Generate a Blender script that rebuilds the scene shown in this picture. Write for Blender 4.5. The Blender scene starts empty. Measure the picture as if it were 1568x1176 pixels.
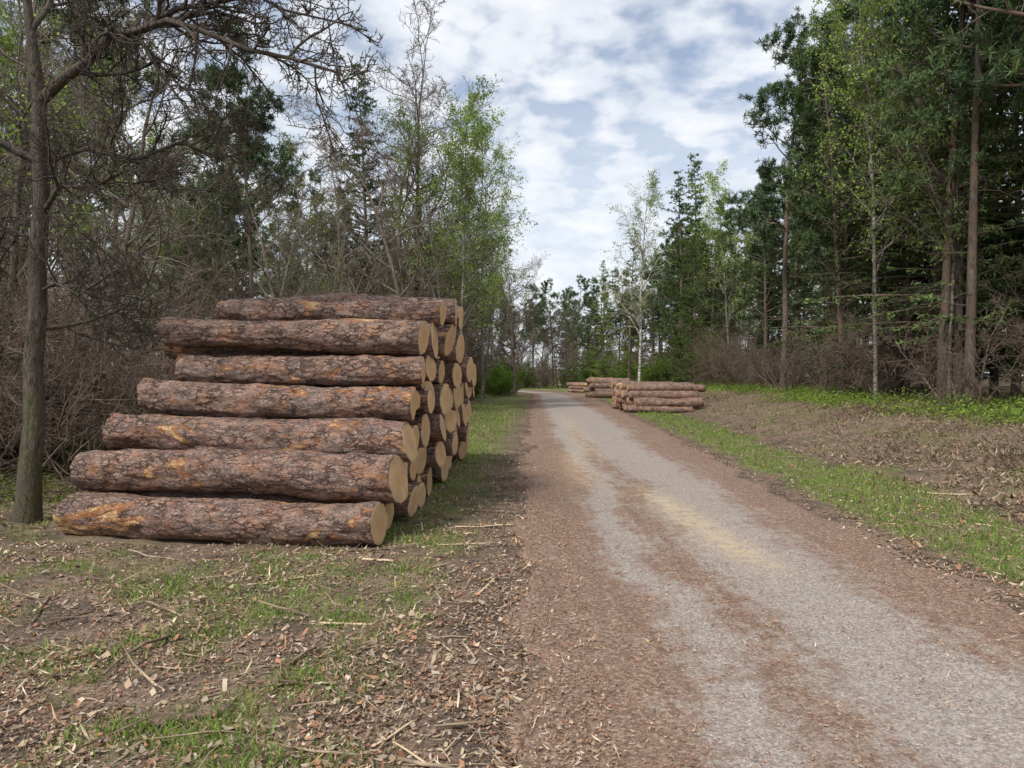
import bpy, math, random
import numpy as np
from mathutils import Vector, Matrix
R=np.random.default_rng(7); random.seed(7)
sc=bpy.context.scene
# ---------------------------------------------------------------- noise
def _h(ix,iy,iz,seed):
    n=(ix.astype(np.int64)*374761393+iy.astype(np.int64)*668265263+iz.astype(np.int64)*1274126177+seed*974711)&0xffffffff
    n=((n^(n>>13))*1274126177)&0xffffffff
    n=((n^(n>>16))*2246822519)&0xffffffff
    return ((n^(n>>15))&0xffffff)/float(0xffffff)
def vnoise(p,seed=0):
    i=np.floor(p); f=p-i; f=f*f*(3-2*f)
    x,y,z=i[:,0],i[:,1],i[:,2]; r=0
    for a in (0,1):
        wa=f[:,0] if a else 1-f[:,0]
        for b in (0,1):
            wb=f[:,1] if b else 1-f[:,1]
            for c in (0,1):
                wc=f[:,2] if c else 1-f[:,2]
                r=r+wa*wb*wc*_h(x+a,y+b,z+c,seed)
    return r
def fbm(p,o=4,seed=0):
    s=0;a=.5;t=0
    for k in range(o):
        s=s+a*vnoise(p*(2**k),seed+k); t+=a; a*=.5
    return s/t
def n2(x,y,sc_,o=3,seed=0):
    x=np.asarray(x,float);y=np.asarray(y,float)
    return fbm(np.stack([x.ravel()*sc_,y.ravel()*sc_,np.zeros(x.size)+.5],1),o,seed).reshape(x.shape)
def sst(a,b,x):
    t=np.clip((x-a)/(b-a),0,1); return t*t*(3-2*t)
# ---------------------------------------------------------------- mesh
def mkmesh(name,V,faces,mats=None,midx=None,col=None,smooth=False):
    me=bpy.data.meshes.new(name)
    V=np.asarray(V,np.float32)
    loops=np.concatenate([f.ravel() for f in faces]).astype(np.int32)
    sizes=np.concatenate([np.full(len(f),f.shape[1]) for f in faces])
    starts=np.concatenate([[0],np.cumsum(sizes)[:-1]]).astype(np.int32)
    me.vertices.add(len(V)); me.vertices.foreach_set('co',V.ravel())
    me.loops.add(len(loops)); me.loops.foreach_set('vertex_index',loops)
    me.polygons.add(len(sizes)); me.polygons.foreach_set('loop_start',starts)
    if midx is not None: me.polygons.foreach_set('material_index',np.asarray(midx,np.int32))
    me.update(calc_edges=True)
    if smooth is True: me.polygons.foreach_set('use_smooth',np.ones(len(sizes),bool))
    elif smooth is not False: me.polygons.foreach_set('use_smooth',np.asarray(smooth,bool))
    if col is not None:
        a=me.color_attributes.new('Col','FLOAT_COLOR','POINT')
        c=np.ones((len(V),4),np.float32); c[:,:3]=col; a.data.foreach_set('color',c.ravel())
    for m in (mats or []): me.materials.append(m)
    return me
def obj(name,me,loc=(0,0,0),rot=(0,0,0),scale=1,parent=None):
    o=bpy.data.objects.new(name,me); sc.collection.objects.link(o)
    o.location=loc;o.rotation_euler=rot
    o.scale=(scale,)*3 if not hasattr(scale,'__len__') else scale
    if parent: o.parent=parent
    return o
# ---------------------------------------------------------------- materials
def newmat(name):
    m=bpy.data.materials.new(name); m.use_nodes=True; nt=m.node_tree; nt.nodes.clear()
    return m,nt
class NB:
    def __init__(s,nt): s.nt=nt
    def n(s,t,**k):
        nd=s.nt.nodes.new(t)
        for a,b in k.items():
            if a.startswith('i_'):
                key=a[2:]; key=int(key) if key.isdigit() else key.replace('_',' ')
                v=b
                if isinstance(v,bpy.types.NodeSocket): s.nt.links.new(v,nd.inputs[key])
                else: nd.inputs[key].default_value=v
            else: setattr(nd,a,b)
        return nd
    def math(s,op,a,b=0,c=0,clamp=False):
        nd=s.nt.nodes.new('ShaderNodeMath'); nd.operation=op; nd.use_clamp=clamp
        for i,v in enumerate((a,b,c)):
            if isinstance(v,bpy.types.NodeSocket): s.nt.links.new(v,nd.inputs[i])
            else: nd.inputs[i].default_value=v
        return nd.outputs[0]
    def mix(s,f,a,b,bt='MIX'):
        nd=s.nt.nodes.new('ShaderNodeMix'); nd.data_type='RGBA'; nd.blend_type=bt
        for sock,v in ((nd.inputs[0],f),(nd.inputs[6],a),(nd.inputs[7],b)):
            if isinstance(v,bpy.types.NodeSocket): s.nt.links.new(v,sock)
            else: sock.default_value=v if not (isinstance(v,tuple) and len(v)==3) else v+(1,)
        return nd.outputs[2]
    def ramp(s,f,stops):
        nd=s.nt.nodes.new('ShaderNodeValToRGB'); cr=nd.color_ramp
        while len(cr.elements)<len(stops): cr.elements.new(.5)
        for e,(p,c) in zip(cr.elements,stops):
            e.position=p; e.color=(c,c,c,1) if not hasattr(c,'__len__') else tuple(c)+(1,)
        s.nt.links.new(f,nd.inputs[0]); return nd.outputs[0]
    def noise(s,vec,scale,detail=4,rough=.6,dist=0):
        nd=s.n('ShaderNodeTexNoise'); nd.inputs['Scale'].default_value=scale; nd.inputs['Detail'].default_value=detail
        nd.inputs['Roughness'].default_value=rough; nd.inputs['Distortion'].default_value=dist
        s.nt.links.new(vec,nd.inputs['Vector']); return nd.outputs[0]
    def voro(s,vec,scale,feature='F1',out=0,rand=1):
        nd=s.n('ShaderNodeTexVoronoi',feature=feature); nd.inputs['Scale'].default_value=scale; nd.inputs['Randomness'].default_value=rand
        s.nt.links.new(vec,nd.inputs['Vector']); return nd.outputs[out]
    def mapping(s,vec,scale=(1,1,1),loc=(0,0,0)):
        nd=s.n('ShaderNodeMapping'); nd.inputs['Scale'].default_value=scale
        if isinstance(loc,bpy.types.NodeSocket): s.nt.links.new(loc,nd.inputs['Location'])
        else: nd.inputs['Location'].default_value=loc
        s.nt.links.new(vec,nd.inputs['Vector']); return nd.outputs[0]
    def finish(s,col,rough=.9,bump=None,bs=.5,bd=.02,spec=.2,trans=0,simple=False):
        if simple:
            p=s.n('ShaderNodeBsdfDiffuse'); s.nt.links.new(col,p.inputs[0])
        else:
            p=s.n('ShaderNodeBsdfPrincipled')
            if isinstance(col,bpy.types.NodeSocket): s.nt.links.new(col,p.inputs['Base Color'])
            else: p.inputs['Base Color'].default_value=tuple(col)+(1,)
            p.inputs['Roughness'].default_value=rough; p.inputs['Specular IOR Level'].default_value=spec
        if bump is not None:
            b=s.n('ShaderNodeBump'); b.inputs['Strength'].default_value=bs; b.inputs['Distance'].default_value=bd
            s.nt.links.new(bump,b.inputs['Height']); s.nt.links.new(b.outputs[0],p.inputs['Normal'])
        out=s.n('ShaderNodeOutputMaterial'); sh=p.outputs[0]
        if trans:
            t=s.n('ShaderNodeBsdfTranslucent'); s.nt.links.new(col,t.inputs[0])
            m=s.n('ShaderNodeMixShader'); m.inputs[0].default_value=trans
            s.nt.links.new(sh,m.inputs[1]); s.nt.links.new(t.outputs[0],m.inputs[2]); sh=m.outputs[0]
        s.nt.links.new(sh,out.inputs[0])
def objco(b): return b.n('ShaderNodeTexCoord').outputs['Object']
def attr(b,nm='Col'): return b.n('ShaderNodeAttribute',attribute_name=nm)
def mat_leaf(name,trans=.35,tint=.25):
    m,nt=newmat(name); b=NB(nt)
    c=attr(b).outputs['Color']; oi=b.n('ShaderNodeObjectInfo').outputs['Random']
    v=b.math('MULTIPLY_ADD',oi,tint*2,1-tint)
    c2=b.mix(1.0,c,b.n('ShaderNodeCombineColor',i_0=v,i_1=v,i_2=v).outputs[0],'MULTIPLY')
    b.finish(c2,.6,spec=.25,trans=trans,simple=True); return m
def mat_vcol(name,rough=.85):
    m,nt=newmat(name); b=NB(nt); b.finish(attr(b).outputs['Color'],simple=True); return m
def mat_bark(name,c1,c2,c3,sc_=1,moss=0,bump=True):
    m,nt=newmat(name); b=NB(nt); o=objco(b)
    mp=b.mapping(o,(6*sc_,6*sc_,1.6*sc_))
    n=b.noise(mp,3,3,.7); n_=b.noise(o,1.2,2)
    col=b.mix(b.ramp(n,[(.35,0),(.62,1)]),c1,c2)
    col=b.mix(b.ramp(n_,[(.42,0),(.62,1)]),col,c3)
    if moss:
        z=b.n('ShaderNodeSeparateXYZ',i_0=o).outputs[2]
        mm=b.math('MULTIPLY',b.ramp(b.noise(o,4,4),[(.42,0),(.58,1)]),b.ramp(b.math('MULTIPLY',z,.2),[(.12,1),(.55,0)]))
        col=b.mix(b.math('MULTIPLY',mm,moss),col,(.075,.085,.025))
    if bump: b.finish(col,.95,n,1.,.04)
    else: b.finish(col,simple=True)
    return m
def mat_birch(name='birch_bark',hi=(.36,.33,.285),k=.9):
    m,nt=newmat(name); b=NB(nt); o=objco(b)
    n=b.noise(b.mapping(o,(2,2,9)),2,4,.65); n2_=b.noise(o,1.5,3)
    col=b.mix(b.ramp(n,[(.47,0),(.6,1)]),hi,(.08,.07,.06))
    col=b.mix(b.ramp(n2_,[(.40,0),(.60,k)]),col,(.15,.13,.105))
    b.finish(col,simple=True); return m
MB_bare=mat_bark('oak_bark',(.04,.032,.026),(.14,.115,.095),(.09,.075,.058),1.6,.5)
MB_twig=mat_bark('twig_bark',(.11,.09,.072),(.25,.21,.175),(.17,.14,.11),bump=False)
MB_shrub=mat_bark('shrub_bark',(.11,.083,.065),(.24,.185,.15),(.16,.122,.096),bump=False)
MB_pine=mat_bark('pine_bark',(.08,.062,.05),(.22,.175,.145),(.17,.12,.09),bump=False)
MB_birch=mat_birch(); MB_birch_w=mat_birch('white_birch_bark',(.68,.65,.60),.25)
ML=mat_leaf('leaves',.4); MN=mat_leaf('needles',0)
# ---------------------------------------------------------------- trees
class Tree:
    def __init__(s,seed): s.b={}; s.L=[]; s.r=random.Random(seed)
    def add(s,pts,rad,sides):
        s.b.setdefault((len(pts),sides),[]).append((pts,rad))
    def path(s,p,d,L,r0,r1,n,wan,trop,sides):
        rr=s.r; pts=[p]; rad=[r0]; dirs=[d]
        x,y,z=p; dx,dy,dz=d
        for i in range(n):
            dx+=rr.gauss(0,wan);dy+=rr.gauss(0,wan);dz+=rr.gauss(0,wan)+trop
            l=math.sqrt(dx*dx+dy*dy+dz*dz)+1e-9; dx/=l;dy/=l;dz/=l
            st=L/n; x+=dx*st;y+=dy*st;z+=dz*st
            pts.append((x,y,z)); t=(i+1)/n; rad.append(r0+(r1-r0)*t); dirs.append((dx,dy,dz))
        s.add(pts,rad,sides); return pts,rad,dirs
    def side(s,d,ang):
        rr=s.r
        v=Vector(d); a=Vector((rr.gauss(0,1),rr.gauss(0,1),rr.gauss(0,1))); a=(a-v*a.dot(v)).normalized()
        w=v*math.cos(ang)+a*math.sin(ang); return (w.x,w.y,w.z)
    def grow(s,p,d,L,r,lv,P):
        q=P[lv]; rr=s.r
        pts,rad,dirs=s.path(p,d,L,r,max(r*q.get('tip',.3),q.get('min',.004)),q['n'],q['wan'],q['trop'],q['sides'])
        if q.get('leaf'):
            k=q['leaf']
            for i in range(k):
                t=rr.random()**.6*(len(pts)-1); j=min(int(t),len(pts)-2); f=t-j
                a,b=pts[j],pts[j+1]; sp=q.get('sp',.12)
                s.L.append((a[0]+(b[0]-a[0])*f+rr.gauss(0,sp),a[1]+(b[1]-a[1])*f+rr.gauss(0,sp),a[2]+(b[2]-a[2])*f+rr.gauss(0,sp)))
        if lv+1<len(P): s.kids(pts,rad,dirs,L,lv,P)
    def kids(s,pts,rad,dirs,L,lv,P,m=None):
        q=P[lv]; rr=s.r
        if m is None:
            m=q['ch']; m=int(m*(.7+.6*rr.random())+.5) if lv else m
        for i in range(m):
            t=q['st']+(1-q['st'])*((i+rr.random())/m)
            u=t*(len(pts)-1); j=min(int(u),len(pts)-2); f=u-j
            a,b=pts[j],pts[j+1]; pp=(a[0]+(b[0]-a[0])*f,a[1]+(b[1]-a[1])*f,a[2]+(b[2]-a[2])*f)
            ang=math.radians(q['ang']+rr.gauss(0,12))
            nd=s.side(dirs[j+1],ang)
            ln=L*q['ratio']*(1-q.get('fall',.5)*(t-q['st'])/(1-q['st']+1e-6))*(.6+.7*rr.random())
            rb=rad[j]*.62
            s.grow(pp,nd,ln,max(min(rb,ln*.022+.004),q.get('min',.004)),lv+1,P)
    def tubes(s):
        Vs=[];Fs=[];off=0;Rd=[]
        for (N,S),lst in s.b.items():
            P=np.array([l[0] for l in lst],float); r=np.array([l[1] for l in lst],float)
            T=np.gradient(P,axis=1); T/=np.linalg.norm(T,axis=2,keepdims=True)+1e-9
            ref=np.array([.83,.5,.23]); A=np.cross(T,ref); A/=np.linalg.norm(A,axis=2,keepdims=True)+1e-9
            B=np.cross(T,A)
            th=np.arange(S)/S*2*np.pi
            V=P[:,:,None,:]+r[:,:,None,None]*(np.cos(th)[None,None,:,None]*A[:,:,None,:]+np.sin(th)[None,None,:,None]*B[:,:,None,:])
            nb=len(lst)
            idx=np.arange(nb*N*S).reshape(nb,N,S)+off
            a=idx[:,:-1,:];b=idx[:,1:,:];a2=np.roll(a,-1,2);b2=np.roll(b,-1,2)
            Fs.append(np.stack([a,a2,b2,b],-1).reshape(-1,4)); Vs.append(V.reshape(-1,3)); off+=nb*N*S
        return np.concatenate(Vs),np.concatenate(Fs)
def leafquads(P,size,cols,rng,aspect=.6,up=0,axis=None):
    n=len(P)
    a=rng.normal(size=(n,3)) if axis is None else axis+rng.normal(size=(n,3))*.25
    a/=np.linalg.norm(a,axis=1,keepdims=True)
    c=rng.normal(size=(n,3)); c=np.cross(a,c); c/=np.linalg.norm(c,axis=1,keepdims=True)+1e-9
    sz=size*(.6+.8*rng.random((n,1)))
    V=np.stack([P-a*sz,P+c*sz*aspect,P+a*sz,P-c*sz*aspect],1).reshape(-1,3)
    F=np.arange(n*4).reshape(n,4)
    return V,F,np.repeat(cols,4,0)
def finish_tree(t,name,bark,leafmat=None,size=.07,col=(.1,.15,.03),aspect=.6,rng=None,var=.35,axis=None,LP=None):
    rng=rng or R
    V,F=t.tubes(); C=np.zeros((len(V),3))+.2; mi=np.zeros(len(F),int); sm=np.ones(len(F),bool)
    LP=np.array(t.L) if LP is None else LP
    if leafmat and len(LP):
        cl=fbm(LP*1.1,2,5)[:,None]; b=np.array(col)[None]*(1+var*(cl-.5)*3)*(1+var*(rng.random((len(LP),1))-.5)*1.6)
        b=b*np.array([1,1,1])+np.array([.03,.01,0])*(rng.random((len(LP),1))-.4)
        b=np.clip(b,.004,1)
        v,f,c=leafquads(LP,size,b,rng,aspect,axis=axis)
        V2=np.concatenate([V,v]); F=np.concatenate([F,f+len(V)]); C=np.concatenate([C,c]); V=V2
        mi=np.concatenate([mi,np.ones(len(f),int)]); sm=np.concatenate([sm,np.zeros(len(f),bool)])
    return mkmesh(name,V,[F],[bark]+([leafmat] if leafmat else []),mi,C,sm)
def bare_tree(seed,H=12,leaf=0,bark=None,col=(.14,.18,.05)):
    t=Tree(seed)
    P=[dict(n=12,wan=.06,trop=.02,sides=7,ch=20,st=.15,ang=50,ratio=.38,fall=.55,tip=.12),
       dict(n=7,wan=.16,trop=.07,sides=4,ch=9,st=.15,ang=48,ratio=.45,fall=.5,min=.009),
       dict(n=5,wan=.2,trop=.03,sides=3,ch=7,st=.1,ang=45,ratio=.5,fall=.4,min=.007),
       dict(n=3,wan=.25,trop=.0,sides=3,ch=3,st=.1,ang=45,ratio=.55,fall=.3,min=.006,leaf=0),
       dict(n=2,wan=.25,trop=.0,sides=3,min=.005,leaf=leaf,sp=.1)]
    t.grow((0,0,-.2),(0,0,1),H,H*.0105,0,P)
    return finish_tree(t,'bare_tree_mesh',bark or MB_twig,ML if leaf else None,.038,col)
def shrub(seed,H=4,leaf=0,col=(.1,.16,.03),bark=None,size=.06,stems=6):
    t=Tree(seed)
    P=[dict(n=6,wan=.14,trop=.04,sides=4,ch=10,st=.1,ang=50,ratio=.5,fall=.4,tip=.2,min=.008),
       dict(n=5,wan=.22,trop=.03,sides=3,ch=8,st=.1,ang=48,ratio=.5,fall=.4,min=.006),
       dict(n=3,wan=.28,trop=.0,sides=3,ch=5,st=.05,ang=50,ratio=.55,min=.005),
       dict(n=2,wan=.3,trop=.0,sides=3,min=.004,leaf=leaf,sp=.12)]
    for i in range(stems):
        a=t.r.random()*6.28; k=.15+.5*t.r.random()
        t.grow((math.cos(a)*.35,math.sin(a)*.35,-.1),(math.cos(a)*k,math.sin(a)*k,1),H*(.6+.4*t.r.random()),H*.009,0,P)
    return finish_tree(t,'shrub_mesh',bark or MB_shrub,ML if leaf else None,size,col)
def birch(seed,H=15,leaf=5,col=(.28,.38,.085),stems=1,bark=None,rk=.0058):
    t=Tree(seed)
    P=[dict(n=14,wan=.03,trop=.02,sides=8,ch=30,st=.28,ang=38,ratio=.24,fall=.6,tip=.1),
       dict(n=7,wan=.1,trop=.03,sides=4,ch=9,st=.15,ang=42,ratio=.42,fall=.4,min=.008),
       dict(n=5,wan=.15,trop=-.09,sides=3,ch=6,st=.1,ang=40,ratio=.6,fall=.3,min=.005),
       dict(n=4,wan=.15,trop=-.22,sides=3,min=.004,leaf=leaf,sp=.1)]
    for i in range(stems):
        a=i*2.3+t.r.random(); k=.0 if stems==1 else .16
        t.grow((math.cos(a)*.2*(stems>1),math.sin(a)*.2*(stems>1),-.2),(math.cos(a)*k+.02,math.sin(a)*k,1),H*(1-.12*i),H*rk,0,P)
    return finish_tree(t,'birch_mesh',bark or MB_birch,ML,.045,col,.7)
def pine(seed,H=18,st=.42,col=(.075,.12,.06),nch=26):
    t=Tree(seed); rng=np.random.default_rng(seed)
    P=[dict(n=14,wan=.025,trop=.02,sides=9,ch=nch,st=st,ang=72,ratio=.2,fall=.55,tip=.15),
       dict(n=6,wan=.13,trop=.07,sides=4,ch=7,st=.3,ang=50,ratio=.42,fall=.3,min=.014),
       dict(n=3,wan=.2,trop=.08,sides=3,ch=4,st=.3,ang=45,ratio=.55,fall=.3,min=.01,leaf=1,sp=.05),
       dict(n=2,wan=.2,trop=.08,sides=3,min=.008,leaf=2,sp=.05)]
    t.grow((0,0,-.2),(0,0,1),H,H*.0095,0,P)
    for i in range(14):
        z=H*(.1+.35*t.r.random()); d=t.side((0,0,1),1.5); t.path((0,0,z),d,.6+1.4*t.r.random(),.02,.008,4,.15,-.02,3)
    C=np.array(t.L); k=13
    LP=np.repeat(C,k,0); ax=rng.normal(size=(len(LP),3)); ax[:,2]+=.5; ax/=np.linalg.norm(ax,axis=1,keepdims=True)
    LP=LP+ax*.12
    return finish_tree(t,'pine_mesh',MB_pine,MN,.14,col,.13,rng,.4,ax,LP)
def spruce(seed,H=16,col=(.06,.10,.045),w=.2,droop=-.03,den=1.,bark=None,lc=12,lm=None,st=.08,lsz=.10):
    t=Tree(seed); rr=t.r; rng=np.random.default_rng(seed)
    pts,rad,dirs=t.path((0,0,-.2),(0,0,1),H,H*.0095,.01,16,.012,.01,8)
    Z=H*st; LP=[];AX=[]
    while Z<H*.985:
        k=int(5*den+rr.random()*2); f=1-Z/H; L0=H*w*f**.8*(.8+.4*rr.random())+.15
        j=min(int(Z/H*16),15); fx=Z/H*16-j; px=pts[j][0]*(1-fx)+pts[j+1][0]*fx; py=pts[j][1]*(1-fx)+pts[j+1][1]*fx
        for i in range(k):
            a=rr.random()*6.283; L=L0*(.5+.65*rr.random()); up=.25*(1-f)*2+.05
            bp,br,bd=t.path((px,py,Z+rr.gauss(0,.1)),(math.cos(a),math.sin(a),up),L,.012+.012*L,.006,5,.05,droop,3)
            m=int(L*5)+2
            for q in range(m):
                tt=(.12+.88*rr.random())*5; jj=min(int(tt),4); f2=tt-jj
                p0=[bp[jj][c]*(1-f2)+bp[jj+1][c]*f2 for c in range(3)]
                sd=(-math.sin(a)*rr.choice((-1,1))+math.cos(a)*.7,math.cos(a)*rr.choice((-1,1))+math.sin(a)*.7,-.15+rr.gauss(0,.2))
                sl=.18+.22*L*(1-tt/6)
                sp,_,_=t.path(tuple(p0),tuple(sd),sl,.006,.004,2,.1,-.05,3)
                for e in range(int(lc*sl)+3):
                    g=rr.random()*2; g0=min(int(g),1); h=g-g0
                    LP.append([sp[g0][c]*(1-h)+sp[g0+1][c]*h+rr.gauss(0,.03) for c in range(3)]); 
        Z+=(.3+.012*H*rr.random())/1.0
    LP=np.array(LP); ax=rng.normal(size=(len(LP),3)); ax[:,2]-=.3
    return finish_tree(t,'conifer_mesh',bark or MB_pine,lm or MN,lsz,col,.28,rng,.4,ax,LP)
BARE=[bare_tree(11,12),bare_tree(12,13),bare_tree(13,11,1,col=(.20,.28,.07))]
SHR=[shrub(21),shrub(22),shrub(23,4,1,(.14,.19,.05),size=.03)]
GSH=[shrub(31,3.2,5,(.15,.26,.04),size=.045,stems=5),shrub(32,3,4,(.11,.19,.035),size=.05,stems=5)]
BIR=[birch(41,15),birch(42,15,5),birch(43,14,5,(.24,.34,.075),2),birch(44,15,4,(.30,.38,.10),1,MB_birch_w,.0078)]
PIN=[pine(51,18),pine(52,18,.5,(.085,.13,.06)),pine(53,17,.35,(.09,.135,.055))]
SPR=[spruce(61,17),spruce(62,15,(.075,.125,.045))]
LAR=[spruce(71,16,(.20,.29,.07),.17,.0,.8,lc=7,lm=ML),spruce(72,15,(.11,.18,.045),.2,.0,.9,lc=9,lm=ML),spruce(73,16,(.10,.15,.05),.24,-.05,.8,lc=9,st=.14,lsz=.08)]
# ---------------------------------------------------------------- layout helpers
def bend(y): 
    y=np.asarray(y,float); return np.where(y>56,-(y-56)**2*.012,0)
def rL(y): return -.2+.035*np.asarray(y,float)+bend(y)
def rR(y): return 3.15+.055*np.asarray(y,float)+bend(y)
def gz(x,y):
    x=np.asarray(x,float);y=np.asarray(y,float)
    x0=5.0+.06*y
    k=(n2(x,y,.35,3,3)-.5)
    z=sst(0,4.4,x-x0-k*1.2)*(.66+.5*k)
    z=z+sst(.2,1.5,x-x0)*((n2(x,y,.8,2,9)-.5)*.25+(n2(x,y,3.5,3,19)-.5)*.18)
    off=np.maximum(rL(y)-x,x-rR(y))
    fl=sst(.1,1.2,off)
    z=z+fl*(n2(x,y,1.8,3,4)-.5)*.08+fl*(n2(x,y,7,3,8)-.5)*.045
    z=z+sst(-6,-14,x)*(n2(x,y,.25,2,14)-.3)*.5
    return z
def grassw(x,y):
    x=np.asarray(x,float);y=np.asarray(y,float)
    n=n2(x,y,1.1,5,21); m=n2(x,y,3.5,3,22)
    right=sst(.05,.5,x-rR(y)-.1+.5*(n-.5))*sst(.3,-.6,x-(5.2+.06*y)+1.8*(n-.5))
    left=sst(.9,2.0,rL(y)-x+.8)*sst(6.0,9.5,y)*sst(-2.6,-1.8,x)*.75
    fore=sst(.42,.66,n)*sst(.0,.9,rL(y)-x-.1)*.52
    far=sst(18,40,y)*.5*sst(.1,.5,rL(y)-x)
    bank=sst(.54,.66,n)*sst(0,1,x-(5.2+.06*y))*.35
    w=np.maximum.reduce([right*1.1,left,fore,far,bank])
    return np.clip(w*(.3+1.4*sst(.3,.7,m)),0,1)
# ---------------------------------------------------------------- ground
def axis_pts(a,b,s0,g,mid):
    v=[mid];s=s0
    while v[-1]<b: v.append(v[-1]+s); s*=g
    u=[mid];s=s0
    while u[-1]>a: u.append(u[-1]-s); s*=g
    return np.array(sorted(set(u+v)))
gx=axis_pts(-500,500,.05,1.015,1.5); gy=axis_pts(-30,700,.05,1.013,3)
X,Y=np.meshgrid(gx,gy); Z=gz(X,Y)
def gridmesh(name,X,Y,Z,mats,col):
    h,w=X.shape; V=np.stack([X,Y,Z],-1).reshape(-1,3); i=np.arange(h*w).reshape(h,w)
    F=np.stack([i[:-1,:-1],i[:-1,1:],i[1:,1:],i[1:,:-1]],-1).reshape(-1,4)
    return mkmesh(name,V,[F],mats,None,col,True)
CHIP=[(0,(.15,.098,.07)),(.4,(.255,.172,.125)),(.8,(.36,.255,.187)),(1,(.50,.385,.285))]
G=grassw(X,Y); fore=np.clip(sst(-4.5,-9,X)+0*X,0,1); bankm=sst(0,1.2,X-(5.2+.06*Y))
m,nt=newmat('forest_floor'); b=NB(nt); o=objco(b)
a=b.n('ShaderNodeSeparateColor',i_0=attr(b).outputs['Color'])
wv=b.n('ShaderNodeTexNoise'); wv.inputs['Scale'].default_value=30; nt.links.new(o,wv.inputs[0])
ow=b.n('ShaderNodeVectorMath',operation='MULTIPLY_ADD',i_0=wv.outputs[1],i_1=(.03,.03,.03),i_2=o).outputs[0]
v1=b.voro(b.mapping(ow,(1,1.5,1)),62,out=1); v1s=b.n('ShaderNodeSeparateColor',i_0=v1).outputs[0]
nn=b.noise(o,1.8,6,.75); nf=b.noise(o,60,3,.7)
lit=b.ramp(v1s,CHIP)
lit=b.mix(b.ramp(nf,[(.42,.6),(.6,0)]),lit,(.13,.09,.068))
soil=b.mix(nf,(.048,.038,.031),(.155,.12,.092))
c=b.mix(b.ramp(nn,[(.40,1),(.57,.05)]),lit,soil)
tan=b.mix(nf,(.13,.09,.065),(.37,.275,.19)); c=b.mix(b.math('MULTIPLY',a.outputs[2],b.ramp(b.noise(o,3.2,5,.7),[(.38,.2),(.6,.9)])),c,tan)
gcol=b.mix(b.noise(o,30,4,.7),(.08,.11,.02),(.25,.34,.08))
gm=b.math('MULTIPLY',a.outputs[0],b.ramp(b.noise(o,9,4,.75),[(.35,.2),(.58,1)]))
c=b.mix(gm,c,gcol)
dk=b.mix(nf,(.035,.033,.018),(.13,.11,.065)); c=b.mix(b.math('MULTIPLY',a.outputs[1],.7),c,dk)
hgt=b.math('ADD',b.math('MULTIPLY',nf,.6),b.math('ADD',b.math('MULTIPLY',v1s,.5),nn))
b.finish(c,.95,hgt,.9,.02,.1); M_floor=m
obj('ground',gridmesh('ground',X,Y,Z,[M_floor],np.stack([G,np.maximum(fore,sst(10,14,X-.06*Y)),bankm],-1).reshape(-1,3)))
# ---------------------------------------------------------------- road
ry=np.concatenate([np.arange(-6,20,.08),np.arange(20,60,.35),np.arange(60,125,1.)]); u=np.linspace(0,1,56)
YY,U=np.meshgrid(ry,u,indexing='ij'); XL=rL(YY)+(n2(YY*0+1,YY,1.1,4,31)-.5)*1.0; XR=rR(YY)+(n2(YY*0+5,YY,1.1,4,32)-.5)*.8
RX=XL+(XR-XL)*U
s=RX-.03*YY-bend(YY)
wob=(n2(RX,YY,.5,3,41)-.5)*.8
tr=np.exp(-((s-.88+wob)/.26)**2)*.78+np.exp(-((s-2.0+wob)/.55)**2)*1.1
tr=tr+sst(10,25,YY)*.55*np.exp(-((s-1.6)/1.3)**2)
edge=1-sst(0,.5,np.minimum(RX-XL,XR-RX))
saw=np.exp(-(((s-1.72+.1*(YY-8))/.22)**2))*sst(5.2,6.5,YY)*sst(11,8.2,YY)+.6*np.exp(-((s-.75)/.25)**2)*sst(9,11,YY)*sst(16,13,YY)+.4*np.exp(-((s-1.2)/.3)**2)*sst(12,16,YY)*sst(30,24,YY)
RZ=-.012*np.exp(-((s-.85)/.25)**2)-.015*np.exp(-((s-2.1)/.45)**2)+.020+(n2(RX,YY,3,3,44)-.5)*.016
RZ=np.where((U==0)|(U==1),-.02,RZ)
m,nt=newmat('gravel_road'); b=NB(nt); o=objco(b)
a=b.n('ShaderNodeSeparateColor',i_0=attr(b).outputs['Color'])
n1=b.noise(o,1.3,6,.75); nf=b.noise(o,75,3,.75); n3=b.noise(o,7,5,.75)
rut=b.noise(b.mapping(o,(9,.7,1)),1,5,.7,.2)
vs=b.n('ShaderNodeSeparateColor',i_0=b.voro(o,75,out=1)).outputs[0]
grav=b.mix(vs,(.27,.232,.202),(.58,.515,.46)); grav=b.mix(b.ramp(nf,[(.4,.55),(.6,0)]),grav,(.21,.175,.147))
wv=b.n('ShaderNodeTexNoise'); wv.inputs['Scale'].default_value=35; nt.links.new(o,wv.inputs[0])
ow=b.n('ShaderNodeVectorMath',operation='MULTIPLY_ADD',i_0=wv.outputs[1],i_1=(.03,.03,.03),i_2=o).outputs[0]
chip=b.ramp(b.n('ShaderNodeSeparateColor',i_0=b.voro(ow,60,out=1)).outputs[0],[(0,(.165,.104,.076)),(.4,(.285,.185,.136)),(.8,(.395,.27,.2)),(1,(.54,.405,.305))])
chip=b.mix(b.ramp(nf,[(.42,.55),(.6,0)]),chip,(.15,.102,.076))
chip=b.mix(b.ramp(rut,[(.38,.3),(.55,0)]),chip,(.18,.125,.093))
w=b.math('ADD',a.outputs[0],b.math('MULTIPLY_ADD',b.math('ADD',b.math('MULTIPLY',n1,1.1),b.math('ADD',b.math('MULTIPLY',rut,.6),b.math('MULTIPLY',n3,1.2))),1.6,-2.34))
c=b.mix(b.ramp(w,[(.2,0),(.75,.93)]),chip,grav)
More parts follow.
